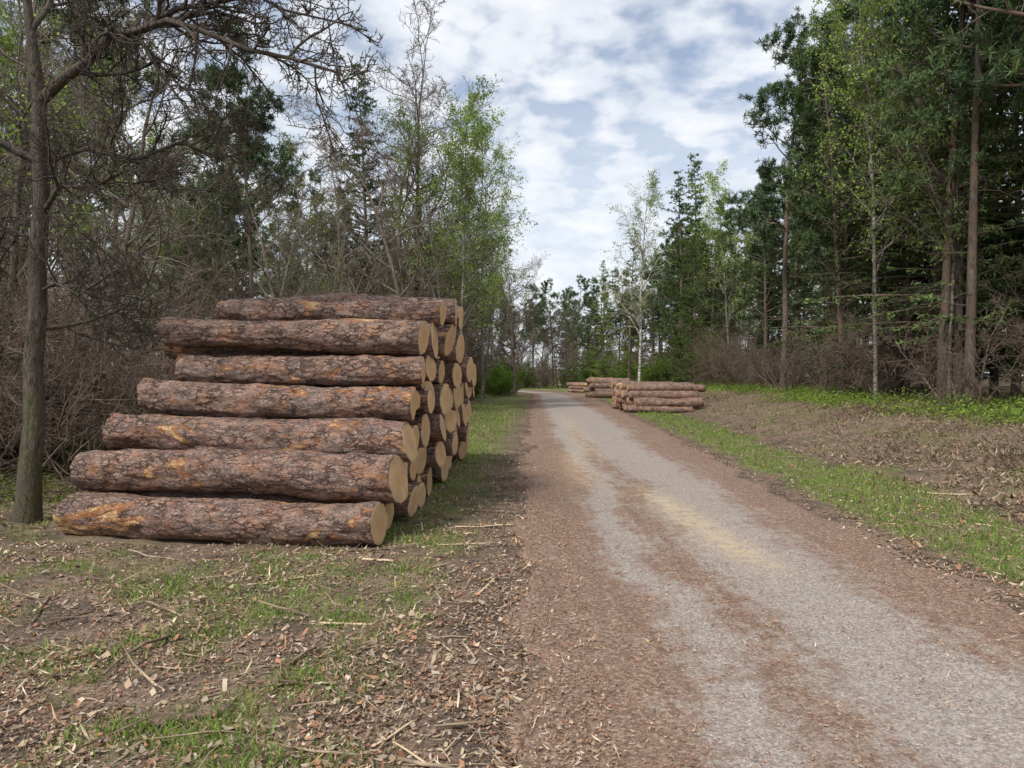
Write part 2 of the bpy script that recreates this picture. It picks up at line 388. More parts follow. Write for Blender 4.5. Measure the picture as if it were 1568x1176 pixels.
sw=b.math('MULTIPLY',a.outputs[2],b.ramp(b.math('ADD',b.math('MULTIPLY',n3,.6),b.math('MULTIPLY',nf,.4)),[(.4,0),(.58,.85)]))
c=b.mix(sw,c,(.64,.49,.31))
b.finish(c,.95,b.math('ADD',b.math('MULTIPLY',vs,.6),b.math('ADD',nf,n3)),.9,.012,.06)
obj('gravel_road',gridmesh('gravel_road',RX,YY,RZ,[m],np.stack([np.clip(tr-edge,0,1),edge,np.clip(saw,0,1)],-1).reshape(-1,3)))
# ---------------------------------------------------------------- logs
m,nt=newmat('log_bark'); b=NB(nt); o=objco(b); oi=b.n('ShaderNodeObjectInfo').outputs['Random']
off=b.n('ShaderNodeCombineXYZ',i_0=b.math('MULTIPLY',oi,37.),i_1=b.math('MULTIPLY',oi,11.),i_2=0.).outputs[0]
oo=b.n('ShaderNodeVectorMath',operation='ADD',i_0=o,i_1=off).outputs[0]
dv=b.n('ShaderNodeTexNoise'); dv.inputs['Scale'].default_value=11; dv.inputs['Detail'].default_value=5; dv.inputs['Roughness'].default_value=.7; nt.links.new(oo,dv.inputs[0])
od=b.n('ShaderNodeVectorMath',operation='MULTIPLY_ADD',i_0=dv.outputs[1],i_1=(.22,.11,.11),i_2=oo).outputs[0]
st=b.mapping(od,(7,20,20))
e1=b.voro(st,1,'DISTANCE_TO_EDGE'); cc=b.n('ShaderNodeSeparateColor',i_0=b.voro(st,1,out=1)).outputs[0]
e2=b.voro(b.mapping(od,(20,60,60)),1,'DISTANCE_TO_EDGE'); c2_=b.n('ShaderNodeSeparateColor',i_0=b.voro(b.mapping(od,(20,60,60)),1,out=1)).outputs[0]
big=b.noise(oo,2.2,4,.6); fine=b.noise(b.mapping(oo,(24,70,70)),1,5,.8); med=b.noise(b.mapping(oo,(4,7,7)),1.3,5,.7)
col=b.ramp(cc,[(0,(.24,.145,.115)),(.35,(.39,.245,.19)),(.65,(.52,.345,.275)),(1,(.42,.325,.275))])
col=b.mix(b.math('MULTIPLY',c2_,.5),col,(.60,.425,.35))
col=b.mix(b.ramp(big,[(.46,0),(.64,.6)]),col,(.34,.285,.25))
col=b.mix(b.ramp(med,[(.49,0),(.66,.72)]),col,(.47,.215,.11))
col=b.mix(b.ramp(fine,[(.36,.75),(.56,0)]),col,(.12,.075,.057))
cr=b.ramp(e1,[(0,1),(.05,.8),(.13,0)]); cr2=b.ramp(e2,[(0,.75),(.12,0)])
ph=b.ramp(b.noise(oo,5,4,.7),[(.38,.1),(.56,1)])
crm=b.math('MAXIMUM',b.math('MULTIPLY',cr,ph),b.math('MULTIPLY',cr2,b.ramp(med,[(.4,.9),(.55,.3)])))
col=b.mix(b.math('MULTIPLY',crm,.9),col,(.05,.032,.025))
thr=b.math('MULTIPLY_ADD',oi,.08,-.03)
pe=b.math('ADD',b.noise(b.mapping(oo,(1.0,2.4,2.4)),1.25,5,.6,.8),thr); peel=b.ramp(pe,[(.645,0),(.652,1)])
pcol=b.mix(b.ramp(fine,[(.35,0),(.65,1)]),(.50,.27,.10),(.78,.57,.33)); pedge=b.ramp(pe,[(.605,0),(.642,.85),(.655,.3),(.67,0)])
col=b.mix(pedge,col,(.50,.20,.07)); col=b.mix(peel,col,pcol)
hh=b.math('ADD',b.math('MULTIPLY',b.math('SUBTRACT',1.,crm),.8),b.math('MULTIPLY',fine,.7)); hh=b.math('ADD',hh,b.math('MULTIPLY',cc,.5)); hh=b.math('SUBTRACT',hh,b.math('MULTIPLY',peel,.6))
b.finish(col,.9,hh,1.,.018,.12); M_bark=m
m,nt=newmat('log_end_grain'); b=NB(nt); o=objco(b); oi=b.n('ShaderNodeObjectInfo').outputs['Random']
sp=b.n('ShaderNodeSeparateXYZ',i_0=o); 
rr_=b.math('SQRT',b.math('ADD',b.math('POWER',sp.outputs[1],2.),b.math('POWER',sp.outputs[2],2.)))
nz=b.noise(o,9,4); rw=b.math('SINE',b.math('MULTIPLY_ADD',rr_,520.,b.math('MULTIPLY',nz,9.)))
big=b.noise(b.n('ShaderNodeVectorMath',operation='ADD',i_0=o,i_1=b.n('ShaderNodeCombineXYZ',i_0=b.math('MULTIPLY',oi,50.),i_1=0.,i_2=0.).outputs[0]).outputs[0],6,4)
c=b.mix(b.math('MULTIPLY_ADD',rw,.22,.4),(.70,.51,.29),(.56,.34,.155))
c=b.mix(b.ramp(big,[(.42,0),(.66,.8)]),c,(.42,.30,.20))
c=b.mix(b.ramp(rr_,[(.0,.6),(.09,.25),(.12,0)]),c,(.56,.29,.12))
c=b.mix(b.ramp(oi,[(0,0),(1,.6)]),c,(.44,.28,.15))
b.finish(c,.85,rw,.2,.003,.15); M_end=m
def logmesh(seed,L,r,nx=90,ns=56,amp=1.,M=None):
    rng=np.random.default_rng(seed)
    xs=np.linspace(-L/2,L/2,nx); th=np.arange(ns)/ns*2*np.pi
    Xg,Tg=np.meshgrid(xs,th,indexing='ij'); ry_=r*np.cos(Tg); rz_=r*np.sin(Tg)
    P=np.stack([Xg.ravel()+seed*3.7,ry_.ravel(),rz_.ravel()],1)
    low=(fbm(P*np.array([1.3,3.5,3.5]),3,seed)-.5)*.13*r/.2
    rid=(fbm(P*np.array([5.,17,17]),3,seed+3)-.5)*.038*amp
    fl=(vnoise(P*np.array([14.,38,38]),seed+5)-.5)*.016*amp
    rad=(r*(1-.09*Xg.ravel()/L*rng.choice((-1,1)))+low+rid+fl).reshape(Xg.shape)
    for k in range(rng.integers(2,6)):
        kx=rng.uniform(-L*.42,L*.42);kt=rng.uniform(0,6.28)
        d2=((Xg-kx)/.055)**2+((np.angle(np.exp(1j*(Tg-kt))))*r/.05)**2
        rad+=.024*np.exp(-d2)
    bx=np.sin((Xg/L+.5)*np.pi)*rng.normal(0,.028); bz=np.sin((Xg/L+.5)*np.pi)*rng.normal(0,.022)
    V=np.stack([Xg,rad*np.cos(Tg)+bx,rad*np.sin(Tg)+bz],-1).reshape(-1,3)
    i=np.arange(nx*ns).reshape(nx,ns); a=i[:-1];b_=i[1:]
    F=np.stack([a,np.roll(a,-1,1),np.roll(b_,-1,1),b_],-1).reshape(-1,4)
    n0=len(V); Vc=[]
    for e,(ring,sx) in enumerate(((0,-1),(nx-1,1))):
        base=V[i[ring]]; sl1,sl2=rng.normal(0,.09,2)
        V[i[ring],0]+=base[:,1]*sl1+base[:,2]*sl2; base=V[i[ring]]
        for q,(f,ex) in enumerate(((.90,.006),(.5,.006))):
            w=base.copy(); w[:,1:]*=f; w[:,0]=sx*(L/2+ex)+w[:,1]*sl1+w[:,2]*sl2; Vc.append(w)
        Vc.append(np.array([[sx*(L/2+.006),0,0]]))
    Vn=np.concatenate([V]+Vc); tri=[];qd=[]
    for e,ring in enumerate((0,nx-1)):
        o0=n0+e*(2*ns+1); A=i[ring];B=np.arange(ns)+o0;C=np.arange(ns)+o0+ns;D=o0+2*ns
        q1=np.stack([A,np.roll(A,-1),np.roll(B,-1),B],-1);q2=np.stack([B,np.roll(B,-1),np.roll(C,-1),C],-1)
        t=np.stack([C,np.roll(C,-1),np.full(ns,D)],-1)
        if e==0: q1=q1[:,::-1];q2=q2[:,::-1];t=t[:,::-1]
        qd+= [q1,q2]; tri.append(t)
    Q=np.concatenate([F]+qd);T=np.concatenate(tri)
    mi=np.concatenate([np.zeros(len(F),int),np.ones(len(Q)-len(F)+len(T),int)])
    sm=np.concatenate([np.ones(len(F),bool),np.zeros(len(mi)-len(F),bool)])
    return mkmesh('log',Vn,[Q,T],[M_bark,M_end],mi,None,sm)
def place_log(par,me,pr,pl,k,roll):
    pr=Vector(pr);pl=Vector(pl);c=(pr+pl)/2;d=(pr-pl).normalized()
    q=d.to_track_quat('X','Z'); mt=q.to_matrix().to_4x4()@Matrix.Rotation(roll,4,'X')
    o=obj('log_%d'%k,me,parent=par); o.matrix_world=Matrix.Translation(c)@mt; return o
pile=bpy.data.objects.new('log_pile',None); sc.collection.objects.link(pile)
front=[((-1.24,6.60,.20),(-4.46,7.12,.19),.20),
       ((-1.10,6.83,.585),(-4.44,7.32,.62),.21),
       ((-1.03,7.08,.955),(-4.28,7.55,1.00),.195),
       ((-1.02,7.30,1.31),(-4.02,7.80,1.38),.17),
       ((-.95,7.56,1.66),(-3.78,8.12,1.67),.15),
       ((-.97,7.74,2.01),(-3.98,8.2,2.12),.175)]
k=0
for pr,pl,r in front:
    L=(Vector(pr)-Vector(pl)).length
    place_log(pile,logmesh(100+k,L,r,120,72),pr,pl,k,k*1.7+.6); k+=1
for pr,pl,r in [((-.93,8.10,1.68),(-4.0,8.55,1.72),.17),((-.80,8.15,2.32),(-3.55,8.62,2.39),.135),((-.68,8.55,2.37),(-3.6,9.0,2.42),.165),((-.76,8.98,2.35),(-3.9,9.4,2.42),.14),((-.68,9.4,2.37),(-4,9.8,2.42),.15)]:
    L=(Vector(pr)-Vector(pl)).length
    place_log(pile,logmesh(150+k,L,r,70,48),pr,pl,k,k*1.3); k+=1
pool=[logmesh(200+i,3.25,.145+.016*i,40,40) for i in range(5)]+[logmesh(220+i,3.25,.105+.015*i,40,36) for i in range(3)]
rowz=[.19,.58,.94,1.30,1.66,2.02]; ends=[13.7,13.6,13.5,13.3,12.9,11.8]
for row in range(6):
    y=front[row][0][1]+(.41 if row!=4 else .95)
    while y<ends[row]:
        xr=-1.20+.05*row+.035*(y-6.6)+max(-.2,min(.15,random.gauss(0,.11))); me=random.choice(pool[:5] if random.random()<.75 else pool)
        z=rowz[row]+random.gauss(0,.045)
        place_log(pile,me,(xr,y,z),(xr-3.25,y+.47,z+.03),k,random.random()*6.28); k+=1
        y+=.36+random.random()*.06
def small_pile(x0,x1,y0,rows,seed,nd,r=.15):
    rs=random.Random(seed); par=bpy.data.objects.new('log_pile',None); sc.collection.objects.link(par)
    pl_=[logmesh(seed*10+i,x1-x0,r*(.75+.15*i),24,20) for i in range(4)]; kk=0
    for row in range(rows):
        for j in range(nd-row):
            y=y0+r*row+j*2*r*1.02; z=r*.95+row*r*1.72+rs.gauss(0,.02); dx=rs.gauss(0,.16)
            place_log(par,rs.choice(pl_),(x1+dx,y,z),(x0+dx,y+.35,z+rs.gauss(0,.03)),kk,rs.random()*6.28); kk+=1
small_pile(5.0,7.9,30,4,5,14,.175); small_pile(5.75,8.3,50,4,6,12,.19); small_pile(5.6,7.4,66,3,7,10,.16)
# ---------------------------------------------------------------- ground scatter
M_lit=mat_vcol('dead_leaf'); M_grass=mat_leaf('grass_blades',.3,0)
def sample(n,y0,y1,rng,xa=-1.0,xb=1.0):
    y=y0*np.exp(rng.random(n)*math.log(y1/y0)); x=(xa+(xb-xa)*rng.random(n))*(y*.78+1.2); return x,y
def roadmask(x,y,e=.15): return ((x>rL(y)+e)&(x<rR(y)-.15))
PAL=np.array([(.32,.21,.14),(.41,.30,.205),(.225,.145,.10),(.50,.40,.285),(.37,.19,.115),(.35,.28,.22),(.15,.105,.075)])
def litter(name,n,size,rng,y0,y1,pal,aspect,lift,thin=None,base=.3,bankonly=False,tiltk=.35):
    x,y=sample(n,y0,y1,rng); 
    if bankonly:
        k0=rng.random(n)<sst(-.4,.8,x-(5.0+.06*y))*(.2+1.3*sst(.4,.62,n2(x,y,1.3,3,88))); x=x[k0];y=y[k0];n=len(x)
    on=roadmask(x,y,.55); on2=roadmask(x,y)
    keep=np.ones(n,bool) if thin is None else (~on|(rng.random(n)<thin))
    cl=n2(x,y,1.4,4,61); keep&=rng.random(n)<(base+1.1*sst(.38,.64,cl)); keep&=~((x<-1.2)&(x>-4.6)&(y>6.7)&(y<13))
    x=x[keep];y=y[keep];on=on2[keep];m_=len(x)
    z=gz(x,y)+np.where(on,.022,.004)
    yaw=rng.random(m_)*6.283; tilt=rng.normal(0,tiltk,m_); tl2=rng.normal(0,.35,m_)
    a=np.stack([np.cos(yaw),np.sin(yaw),tilt],1);c_=np.stack([-np.sin(yaw),np.cos(yaw),tl2],1)
    sz=(size*(.35+1.2*rng.random(m_)**1.5))[:,None]; sz=sz*np.where(on,.6,1)[:,None]
    P=np.stack([x,y,z],1); P[:,2]+=np.abs(tilt)*sz[:,0]*.6+lift*rng.random(m_)
    asp=aspect*(.5+1.*rng.random((m_,1)))
    curl=np.abs(rng.normal(0,.25,(m_,1)))*sz*np.array([[0,0,1]])
    sh=rng.normal(0,.35,(m_,1))*sz
    V=np.stack([P-a*sz+curl,P+a*sh+c_*sz*asp,P+a*sz+curl,P-a*sh-c_*sz*asp],1).reshape(-1,3)
    F=np.arange(m_*4).reshape(m_,4)[:,[0,3,2,1]]
    col=pal[rng.integers(0,len(pal),m_)]*(.55+.7*rng.random((m_,1)))
    bank=sst(0,1.5,x-(5.2+.06*y))[:,None]; col=col*(1-bank*.4)+bank*.4*np.array([.33,.25,.175])*(.5+.8*rng.random((m_,1)))
    obj(name,mkmesh(name,V,[F[:,[0,1,3]],F[:,[1,2,3]]],[M_lit],None,np.repeat(col,4,0)))
litter('leaf_litter',145000,.0145,R,2.0,30,PAL,.5,.014,.10)
litter('dead_leaves',14000,.021,R,2.3,18,PAL[:6],.55,.02,.02)
litter('bark_chips',170000,.0105,R,2.0,24,np.array([(.31,.2,.145),(.42,.30,.22),(.22,.14,.105),(.50,.39,.29),(.35,.185,.12)]),.42,.004,.75)
litter('wood_splinters',15000,.042,R,2.2,24,np.array([(.62,.50,.35),(.64,.53,.38),(.50,.32,.17),(.42,.35,.27),(.32,.25,.18)]),.08,.015,.2)
litter('dead_bracken',120000,.055,R,6,34,np.array([(.33,.25,.17),(.23,.16,.11),(.14,.095,.07),(.44,.35,.24),(.22,.135,.09)]),.15,.09,None,.3,True,.45)
# grass
n=420000; x,y=sample(n,2.0,40,R); g=grassw(x,y); bk=sst(0,1.5,x-(5.2+.06*y))*.2; keep=(R.random(n)<np.maximum(g*.85,bk))&~roadmask(x,y)&~((x<-1.3)&(x>-4.6)&(y>6.7)&(y<13)); x=x[keep];y=y[keep];g=g[keep];bk=bk[keep]; n=len(x)
z=gz(x,y); hgt_=(.014+.045*R.random(n)**2)*(1+.6*g)*(1+sst(8,30,y)*.6)*(1+bk*3.5); wd=(.0016+.0013*R.random(n))*(1+y*.14)
yaw=R.random(n)*6.283; ln=R.normal(0,.6,(n,2))*hgt_[:,None]*(1+bk)[:,None]
B=np.stack([x,y,z],1); s_=np.stack([np.cos(yaw)*wd,np.sin(yaw)*wd,0*wd],1)
T=B+np.stack([ln[:,0],ln[:,1],hgt_],1); Mi=B+np.stack([ln[:,0]*.3,ln[:,1]*.3,hgt_*.6],1)
V=np.stack([B-s_,B+s_,Mi+s_*.8,T,Mi-s_*.8],1).reshape(-1,3); i=np.arange(n)[:,None]*5
cg=np.array([[.19,.28,.06]])*(.6+.8*R.random((n,1))); dry=R.random(n)<np.maximum(.22,bk*3.5); cg[dry]=np.array([.38,.29,.19])*(.4+.8*R.random((dry.sum(),1)))
obj('grass',mkmesh('grass',V,[i+np.array([[0,1,2,4]]),i+np.array([[4,2,3]])],[M_grass],None,np.repeat(cg,5,0)))
# twigs
t=Tree(5)
def stick(t,x,y,L,r,yaw,tilt=.04,sides=5,z0=None):
    z=float(gz(np.array([x]),np.array([y]))[0])+r*.8 if z0 is None else z0
    t.path((x,y,z),(math.cos(yaw),math.sin(yaw),tilt),L,r,r*.6,5,.11,-.015,sides)
x,y=sample(6500,2.1,28,R)
for ii,(a_,b_) in enumerate(zip(x,y)):
    rd=roadmask(a_,b_,.2)
    if rd and random.random()<.88: continue
    if -4.8<a_<-1.0 and 6.4<b_<13: continue
    L=.04+.42*random.random()**2.4; r_=.0013+.0035*random.random()**2+L*.004
    if rd: L*=.4; r_*=.7
    elif ii%26==0: L=.2+.45*random.random(); r_=.005+.006*random.random()
    stick(t,a_,b_,L,r_,random.random()*6.28,random.gauss(.02,.04),4)
V,F=t.tubes(); m,nt=newmat('twig'); b=NB(nt); o=objco(b)
b.finish(b.mix(b.ramp(b.noise(o,2.3,3),[(.42,0),(.68,1)]),(.16,.115,.085),(.50,.39,.27)),simple=True); M_tw=m
obj('fallen_twigs',mkmesh('fallen_twigs',V,[F],[m],None,None,True))
def branch(name,x,y,L,r,yaw,mat,tilt=.0,sides=9,flat=1):
    t=Tree(int(abs(x*100))); t.path((0,0,0),(1,0,0),L,r,r*.75,9,.045,0,sides)
    t.path((L*.55,0,0),(.7,.6,.3),L*.16,r*.4,r*.25,3,.1,0,5)
    V,F=t.tubes(); V=V+(fbm(V*40,2,3)[:,None]-.5)*r*.7; V[:,2]*=flat
    S=sides; c0=np.arange(S)[None,::-1]; c1=(np.arange(S)+9*S)[None]
    me=mkmesh(name,V,[F,c0,c1],[mat],None,None,True)
    z=float(gz(np.array([x]),np.array([y]))[0])+r*.8*flat+.004
    return obj(name,me,(x,y,z),(0,-tilt,yaw))
m,nt=newmat('peeled_wood'); b=NB(nt); o=objco(b)
b.finish(b.mix(b.noise(b.mapping(o,(4,40,40)),2,4),(.42,.27,.14),(.72,.59,.42)),.8,b.noise(b.mapping(o,(4,60,60)),2,4),.5,.004); M_pw=m
MB_st=mat_bark('stick_bark',(.12,.08,.06),(.38,.27,.2),(.28,.19,.135),4)
branch('fallen_branch',-1.66,3.22,.34,.024,.22,MB_st)
branch('fallen_branch',-2.35,2.75,.24,.016,.5,M_pw)
for q in [(-.37,3.85,.34,.021,1.45),(-1.25,4.55,.38,.015,-.12),(-1.5,6.35,.95,.018,.35),(-1.3,6.1,.30,.022,-.3),(-.7,6.6,.5,.012,.25),(3.1,9.2,.3,.016,-.1),(5.6,9.5,.55,.022,-.3),(-3.0,4.5,.5,.012,1.1),(-.25,5.1,.6,.014,1.2),(-2.3,4.0,.35,.010,1.9),(-3.1,3.0,.3,.014,.2),(-.6,3.0,.25,.009,.9),(4.6,14,.7,.03,-.4),(-.2,2.75,.4,.008,2.6),(-.9,5.6,.7,.012,2.7),(-2.0,5.3,.6,.011,.5),(-.6,7.4,.6,.016,-.1),(-.45,8.3,.5,.018,-.4),(5.0,7.6,.4,.018,-.3),(4.3,5.6,.4,.016,.4),(6.8,9.8,.7,.022,.5),(7.4,11.5,.8,.025,-.2),(6.2,12,.6,.02,.8),(-3.6,5.6,.6,.014,-.4),(-2.7,6.1,.5,.012,.2)]:
    branch('wood_splinter',q[0],q[1],q[2],q[3]*.85,q[4],M_pw if random.random()<.75 else MB_st,flat=.6)
branch('wooden_peg',-.10,6.9,.16,.018,.3,MB_st,tilt=1.4)
t=Tree(9)
for i in range(460):
    a_=random.uniform(-9.5,-4.9); b_=random.uniform(7.2,15); 
    stick(t,a_,b_,.4+1.3*random.random(),.004+.010*random.random()**2,random.random()*6.28,random.gauss(.25,.3),4)
for i in range(800):
    b_=random.uniform(8,30); a_=5.8+.06*b_+random.random()*7
    stick(t,a_,b_,.2+.6*random.random(),.003+.007*random.random()**2,random.random()*6.28,random.gauss(.1,.12),4)
V,F=t.tubes(); obj('brushwood',mkmesh('brushwood',V,[F],[MB_shrub],None,None,True))
def undergrowth(name,pts,col,rng,h=.35,per=110,size=.035,asp=.6):
    c=np.array(pts); P=np.repeat(c,per,0); d=rng.normal(size=(len(P),3))*np.array([.32,.32,.16]); P=P+d
    P[:,2]=gz(P[:,0],P[:,1])+np.abs(rng.normal(0,h*.55,len(P)))*(.5+.8*n2(P[:,0],P[:,1],1.5,2,71))
    cc=np.array([col])*(.5+1.0*rng.random((len(P),1)))*(.6+.9*n2(P[:,0],P[:,1],2.,2,72))[:,None]
    V,F,C=leafquads(P,size,cc,rng,asp); obj(name,mkmesh(name,V,[F],[ML],None,C))
pts=[]
for i in range(1100):
    y=random.uniform(9,55); x=5.2+.06*y+random.uniform(3.4,11)
    if n2(np.array([x]),np.array([y]),.35,2,77)[0]>.45: pts.append((x,y,0))
undergrowth('bilberry_undergrowth',pts,(.18,.27,.05),R,.34,80,.033)
pts=[]
for i in range(1000):
    y=random.uniform(8,40); x=5.2+.06*y+random.uniform(1.0,8)
    if n2(np.array([x]),np.array([y]),.7,2,79)[0]>.50: pts.append((x,y,0))
undergrowth('heather',pts,(.15,.105,.07),R,.24,60,.032,.25)
pts=[(random.uniform(-10,-5),random.uniform(8.5,20),0) for i in range(240)]
undergrowth('moss_undergrowth',pts,(.10,.125,.035),R,.2,80,.033)
# ---------------------------------------------------------------- near bare oak (left)
t=Tree(77)
P=[dict(n=8,wan=.10,trop=.02,sides=7,ch=12,st=.12,ang=52,ratio=.42,fall=.45,tip=.22,min=.008),
   dict(n=6,wan=.2,trop=-.01,sides=5,ch=9,st=.12,ang=48,ratio=.5,fall=.4,min=.005),
   dict(n=5,wan=.25,trop=.0,sides=4,ch=6,st=.1,ang=48,ratio=.5,min=.0035),
   dict(n=3,wan=.28,trop=.02,sides=3,ch=2,st=.2,ang=45,ratio=.5,min=.003),
   dict(n=2,wan=.25,trop=.02,sides=3,min=.0025)]
trunk=[(-5.32,7.7,-.1),(-5.29,7.7,.15),(-5.27,7.7,.6),(-5.23,7.72,1.1),(-5.24,7.72,1.7),(-5.17,7.7,2.3),(-5.16,7.68,2.9),(-5.10,7.68,3.5),(-5.12,7.66,4.1),(-5.10,7.65,4.6),(-5.17,7.6,5.4),(-5.2,7.5,6.4)]
rad=[.17,.13,.112,.102,.096,.09,.085,.08,.076,.068,.045,.025]
t.add(trunk,rad,12)
def limb(pts,r0,r1,m,Lk):
    n=len(pts); rd=[r0+(r1-r0)*i/(n-1) for i in range(n)]; t.add(pts,rd,7)
    ds=[tuple(Vector([pts[min(i+1,n-1)][c]-pts[max(i-1,0)][c] for c in range(3)]).normalized()) for i in range(n)]
    t.kids(pts,rd,ds,Lk,0,P,m)
limb([(-5.1,7.65,4.55),(-4.75,7.55,4.78),(-4.41,7.4,4.88),(-4.1,7.25,5.06),(-3.74,7.1,5.05),(-3.4,7,5.1),(-3.09,6.9,4.98),(-2.5,6.7,4.68),(-2.0,6.5,4.5),(-1.56,6.4,4.33)],.062,.012,24,3.0)
limb([(-3.74,7.1,5.05),(-3.3,7,5.22),(-2.9,6.9,5.22),(-2.5,6.9,5.3),(-2.2,6.9,5.15),(-1.55,6.9,5.0)],.03,.008,13,2.2)
limb([(-5.14,7.7,3.3),(-4.8,7.5,3.6),(-4.3,7.3,3.55),(-3.9,7.2,3.7),(-3.4,7.1,3.45)],.03,.009,13,2.4)
limb([(-5.12,7.7,3.9),(-4.7,7.8,4.1),(-4.2,7.9,4.0),(-3.7,7.9,4.2),(-3.2,7.8,4.0),(-2.7,7.7,4.05)],.035,.009,15,2.6)
limb([(-5.18,7.7,2.5),(-4.9,7.6,2.6),(-4.6,7.5,2.45),(-4.3,7.4,2.6)],.022,.008,10,1.9)
for p,d,L,r in [((-5.15,7.6,5.3),(.55,.1,.75),2.6,.035),((-5.12,7.66,3.9),(-.8,-.3,.5),2.4,.045),((-5.14,7.7,3.1),(-.6,.5,.2),2.2,.03),((-5.2,7.5,6.2),(.2,.2,1),2.5,.03),((-5.2,7.7,1.8),(-.8,.2,.2),1.7,.02),((-5.2,7.7,2.1),(.4,.8,.1),2.,.02)]: 
    l=math.sqrt(sum(c*c for c in d)); t.grow(p,tuple(c/l for c in d),L,r,0,P)
V,F=t.tubes(); obj('oak_tree',mkmesh('oak_tree',V,[F],[MB_bare],None,None,True))
# ---------------------------------------------------------------- placed trees
def T(name,me,x,y,h,base,rot=None,lean=(0,0),par=None):
    z=float(gz(np.array([x]),np.array([y]))[0])
    s_=h/base; return obj(name,me,(x,y,z),(lean[0],lean[1],random.random()*6.28 if rot is None else rot),(s_*random.uniform(.92,1.08),s_*random.uniform(.92,1.08),s_),par)
T('spruce_tree',SPR[0],-7.8,38,19,17); T('bare_tree',BARE[0],-5.6,38,19.5,12.5); T('bare_tree',BARE[1],-4.6,36,18,13)
T('birch_tree',BIR[2],-2.7,33,14.5,13.5); T('birch_tree',BIR[0],-1.7,40,15,15); T('bare_tree',BARE[1],-4.2,29,12.5,13); T('birch_tree',BIR[1],-2.6,37,14.5,15)
T('bare_tree',BARE[1],.2,56,13.5,13); T('bare_tree',BARE[0],-2.0,48,12,12.5); T('bare_tree',BARE[0],.4,66,13,12.5)
T('bare_tree',BARE[0],-5.2,23,9.5,12.5); T('bare_tree',BARE[2],-6.2,18,7.5,11); T('pine_tree',PIN[1],-11,30,15,18)
T('bare_tree',BARE[1],-8.5,14,9,13); T('bare_tree',BARE[0],-11,15,12,12.5); T('pine_tree',PIN[0],-14,22,15,18); T('pine_tree',PIN[2],-17.5,25,17,17)
T('birch_tree',BIR[3],8.1,45,14.2,15,rot=0,lean=(0,.04)); T('larch_tree',LAR[0],9.8,59,14,16); T('larch_tree',LAR[0],8.9,70,13,16)
T('larch_tree',LAR[1],13.4,56,17.5,15); T('spruce_tree',SPR[1],16,60,20,15); T('larch_tree',LAR[1],12.4,48,11,15)
T('pine_tree',PIN[0],14.2,37,18,18); T('pine_tree',PIN[2],15.9,35,18.5,17); T('pine_tree',PIN[1],18,38,22,18)
T('birch_tree',BIR[0],12.9,25,15.5,15); T('spruce_tree',SPR[0],15,27,17,17); T('pine_tree',PIN[1],13.3,20.5,17,18)
T('pine_tree',PIN[1],16.2,22,19,18); T('pine_tree',PIN[0],14.6,18.2,18,18); T('larch_tree',LAR[0],15.5,29,18,16); T('pine_tree',PIN[2],14.4,30,18,17)
T('hemlock_tree',LAR[2],14.2,22.5,16,16); T('hemlock_tree',LAR[2],15.3,25.5,17,16,2.);T('hemlock_tree',LAR[2],13.6,29,13,16,4.);T('hemlock_tree',LAR[2],16.5,19,17,16,1.);T('hemlock_tree',LAR[2],16,33,17,16,3.)
T('birch_tree',BIR[0],13.6,22,14.5,15); T('spruce_tree',SPR[0],17.5,24.5,18,17)
# ---------------------------------------------------------------- forest mass
forest=bpy.data.objects.new('forest',None); sc.collection.objects.link(forest)
und=bpy.data.objects.new('shrub_undergrowth',None); sc.collection.objects.link(und)
kinds=[(BARE[0],12.5),(BARE[1],13),(BARE[2],11),(PIN[0],18),(PIN[1],18),(PIN[2],17),(SPR[0],17),(LAR[1],15),(BIR[0],15),(BIR[1],15)]
def fill(n,fx,fy,wts,hf,minsep=2.3):
    got=[]
    for i in range(n*6):
        if len(got)>=n: break
        y=fy(); x=fx(y)
        if x is None or any((x-a)**2+(y-b)**2<minsep**2 for a,b in got): continue
        got.append((x,y)); me,bh=random.choices(kinds,wts)[0]
        T('tree_%d'%i,me,x,y,hf(x,y)*random.uniform(.8,1.15)*(1 if bh>14 else .85),bh,par=forest)
def lx(y): 
    e=min(-7.2 if y<30 else -3.9,float(rL(y))-2.6)
    return e-abs(random.expovariate(1/11.))-(2 if y<20 else 0)
fill(86,lx,lambda:13+72*random.random(),[4.5,4.5,3.5,2,1.6,1.2,1.4,1.2,.6,.5],lambda x,y:min(8.2+.11*y+max(0,-x-8)*.25,17))
def rx(y): return 5.2+.06*max(y,0)+5.6+random.expovariate(1/11.)
fill(84,rx,lambda:14+72*random.random(),[.6,.5,1.2,2.6,3.0,2.8,3.,2.6,.2,.1],lambda x,y:15 if y>30 else 16.5)
fill(75,lambda y:random.uniform(-25,34),lambda:random.uniform(92,112),[2,2,1,2,2,2,3,3,1,1],lambda x,y:13.5,1.8)
fill(44,lambda y:random.choice((-1,1))*random.uniform(26,65)+5,lambda:random.uniform(20,92),[0,0,1,3,3,3,4,1,0,0],lambda x,y:16,3)
for i in range(46):
    y=random.uniform(22,85); x=(26+random.random()*14)*(1 if i%3 else -1); T('young_spruce_%d'%i,SPR[i%2],x,y,random.uniform(5,8),16,par=forest)
def shr(n,fx,fy,pool,h0,h1,bh):
    for i in range(n):
        y=fy(); x=fx(y); T('shrub_%d'%i,random.choice(pool),x,y,random.uniform(h0,h1),bh,par=und)
shr(46,lambda y:min(-6.4 if y<24 else -3.9,float(rL(y))-3.)-random.expovariate(1/4.5),lambda:random.uniform(14,70),SHR,3,6,4)
shr(38,lambda y:5.2+.06*y+5.2+random.expovariate(1/4.),lambda:random.uniform(18,75),SHR,2.5,5.,4)
shr(16,lambda y:-6.3-random.random()*6,lambda:random.uniform(10.5,14),SHR[:2],2,3.8,4)
shr(8,lambda y:float(rL(y))-1.8-random.random()*2.5,lambda:random.uniform(52,66),GSH[:1],1.3,2.4,3)
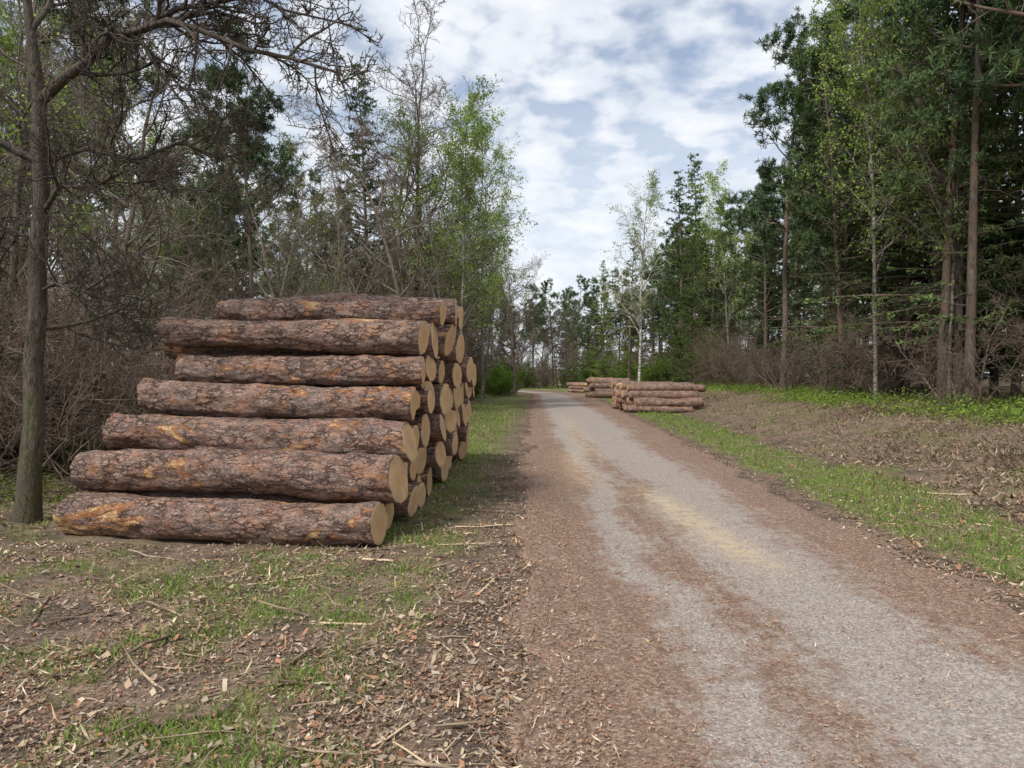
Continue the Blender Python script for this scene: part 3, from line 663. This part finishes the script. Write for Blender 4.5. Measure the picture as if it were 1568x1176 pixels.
shr(14,lambda y:float(rL(y))-2.8-random.random()*5,lambda:random.uniform(42,85),GSH,1.5,3,3)
shr(20,lambda y:5.2+.06*y+random.uniform(3.5,9),lambda:random.uniform(50,85),GSH,1.5,3.5,3)
shr(40,lambda y:random.uniform(-12,18),lambda:random.uniform(86,94),GSH[1:]+SHR,2.5,5,3.3)
# ---------------------------------------------------------------- sky & light
EL=math.radians(50); AZ=math.radians(215)
w=bpy.data.worlds.new('World'); sc.world=w; w.use_nodes=True; nt=w.node_tree; nt.nodes.clear(); b=NB(nt)
sky=b.n('ShaderNodeTexSky',sky_type='NISHITA'); sky.sun_disc=False; sky.sun_elevation=EL; sky.sun_rotation=AZ; sky.air_density=1; sky.dust_density=1.2
tc=b.n('ShaderNodeTexCoord').outputs['Generated']; sp=b.n('ShaderNodeSeparateXYZ',i_0=tc)
zz=b.math('ADD',b.math('MAXIMUM',sp.outputs[2],0.),.22)
pv=b.n('ShaderNodeCombineXYZ',i_0=b.math('DIVIDE',sp.outputs[0],zz),i_1=b.math('DIVIDE',sp.outputs[1],zz),i_2=0.).outputs[0]
nA=b.noise(pv,1.3,3,.5); nB=b.noise(pv,7.5,4,.5,.15)
dens=b.math('ADD',b.math('MULTIPLY',nA,.60),b.math('MULTIPLY',nB,.78))
mask=b.ramp(dens,[(.56,0),(.70,.8),(.82,1)])
hz=b.ramp(sp.outputs[2],[(0,1),(.12,.9),(.40,.0)]); mask=b.math('MAXIMUM',mask,hz)
mask=b.math('MULTIPLY_ADD',mask,.75,.25)
shade=b.ramp(b.noise(pv,5,4,.6),[(.35,(5.4,5.75,6.3)),(.62,(6.7,6.85,7.1))])
c=b.mix(mask,sky.outputs[0],shade)
bg=b.n('ShaderNodeBackground',i_1=.15); nt.links.new(c,bg.inputs[0]); out=b.n('ShaderNodeOutputWorld'); nt.links.new(bg.outputs[0],out.inputs[0])
sd=bpy.data.lights.new('sun','SUN'); sd.energy=3.5; sd.angle=math.radians(9); sd.color=(1,.955,.89)
so=bpy.data.objects.new('sun',sd); sc.collection.objects.link(so)
dirv=Vector((math.sin(AZ)*math.cos(EL),math.cos(AZ)*math.cos(EL),math.sin(EL))); so.rotation_euler=dirv.to_track_quat('Z','Y').to_euler(); so.location=dirv*50
# ---------------------------------------------------------------- camera
cd=bpy.data.cameras.new('camera'); cd.sensor_width=36; cd.lens=24.8; cd.clip_end=2000; cd.clip_start=.05
co=bpy.data.objects.new('camera',cd); sc.collection.objects.link(co); co.location=(0,0,1.6); co.rotation_euler=(math.radians(90-.69),0,0)
sc.camera=co
sc.view_settings.view_transform='Standard'; sc.view_settings.look='None'; sc.view_settings.exposure=0
print('objects',len(bpy.data.objects))
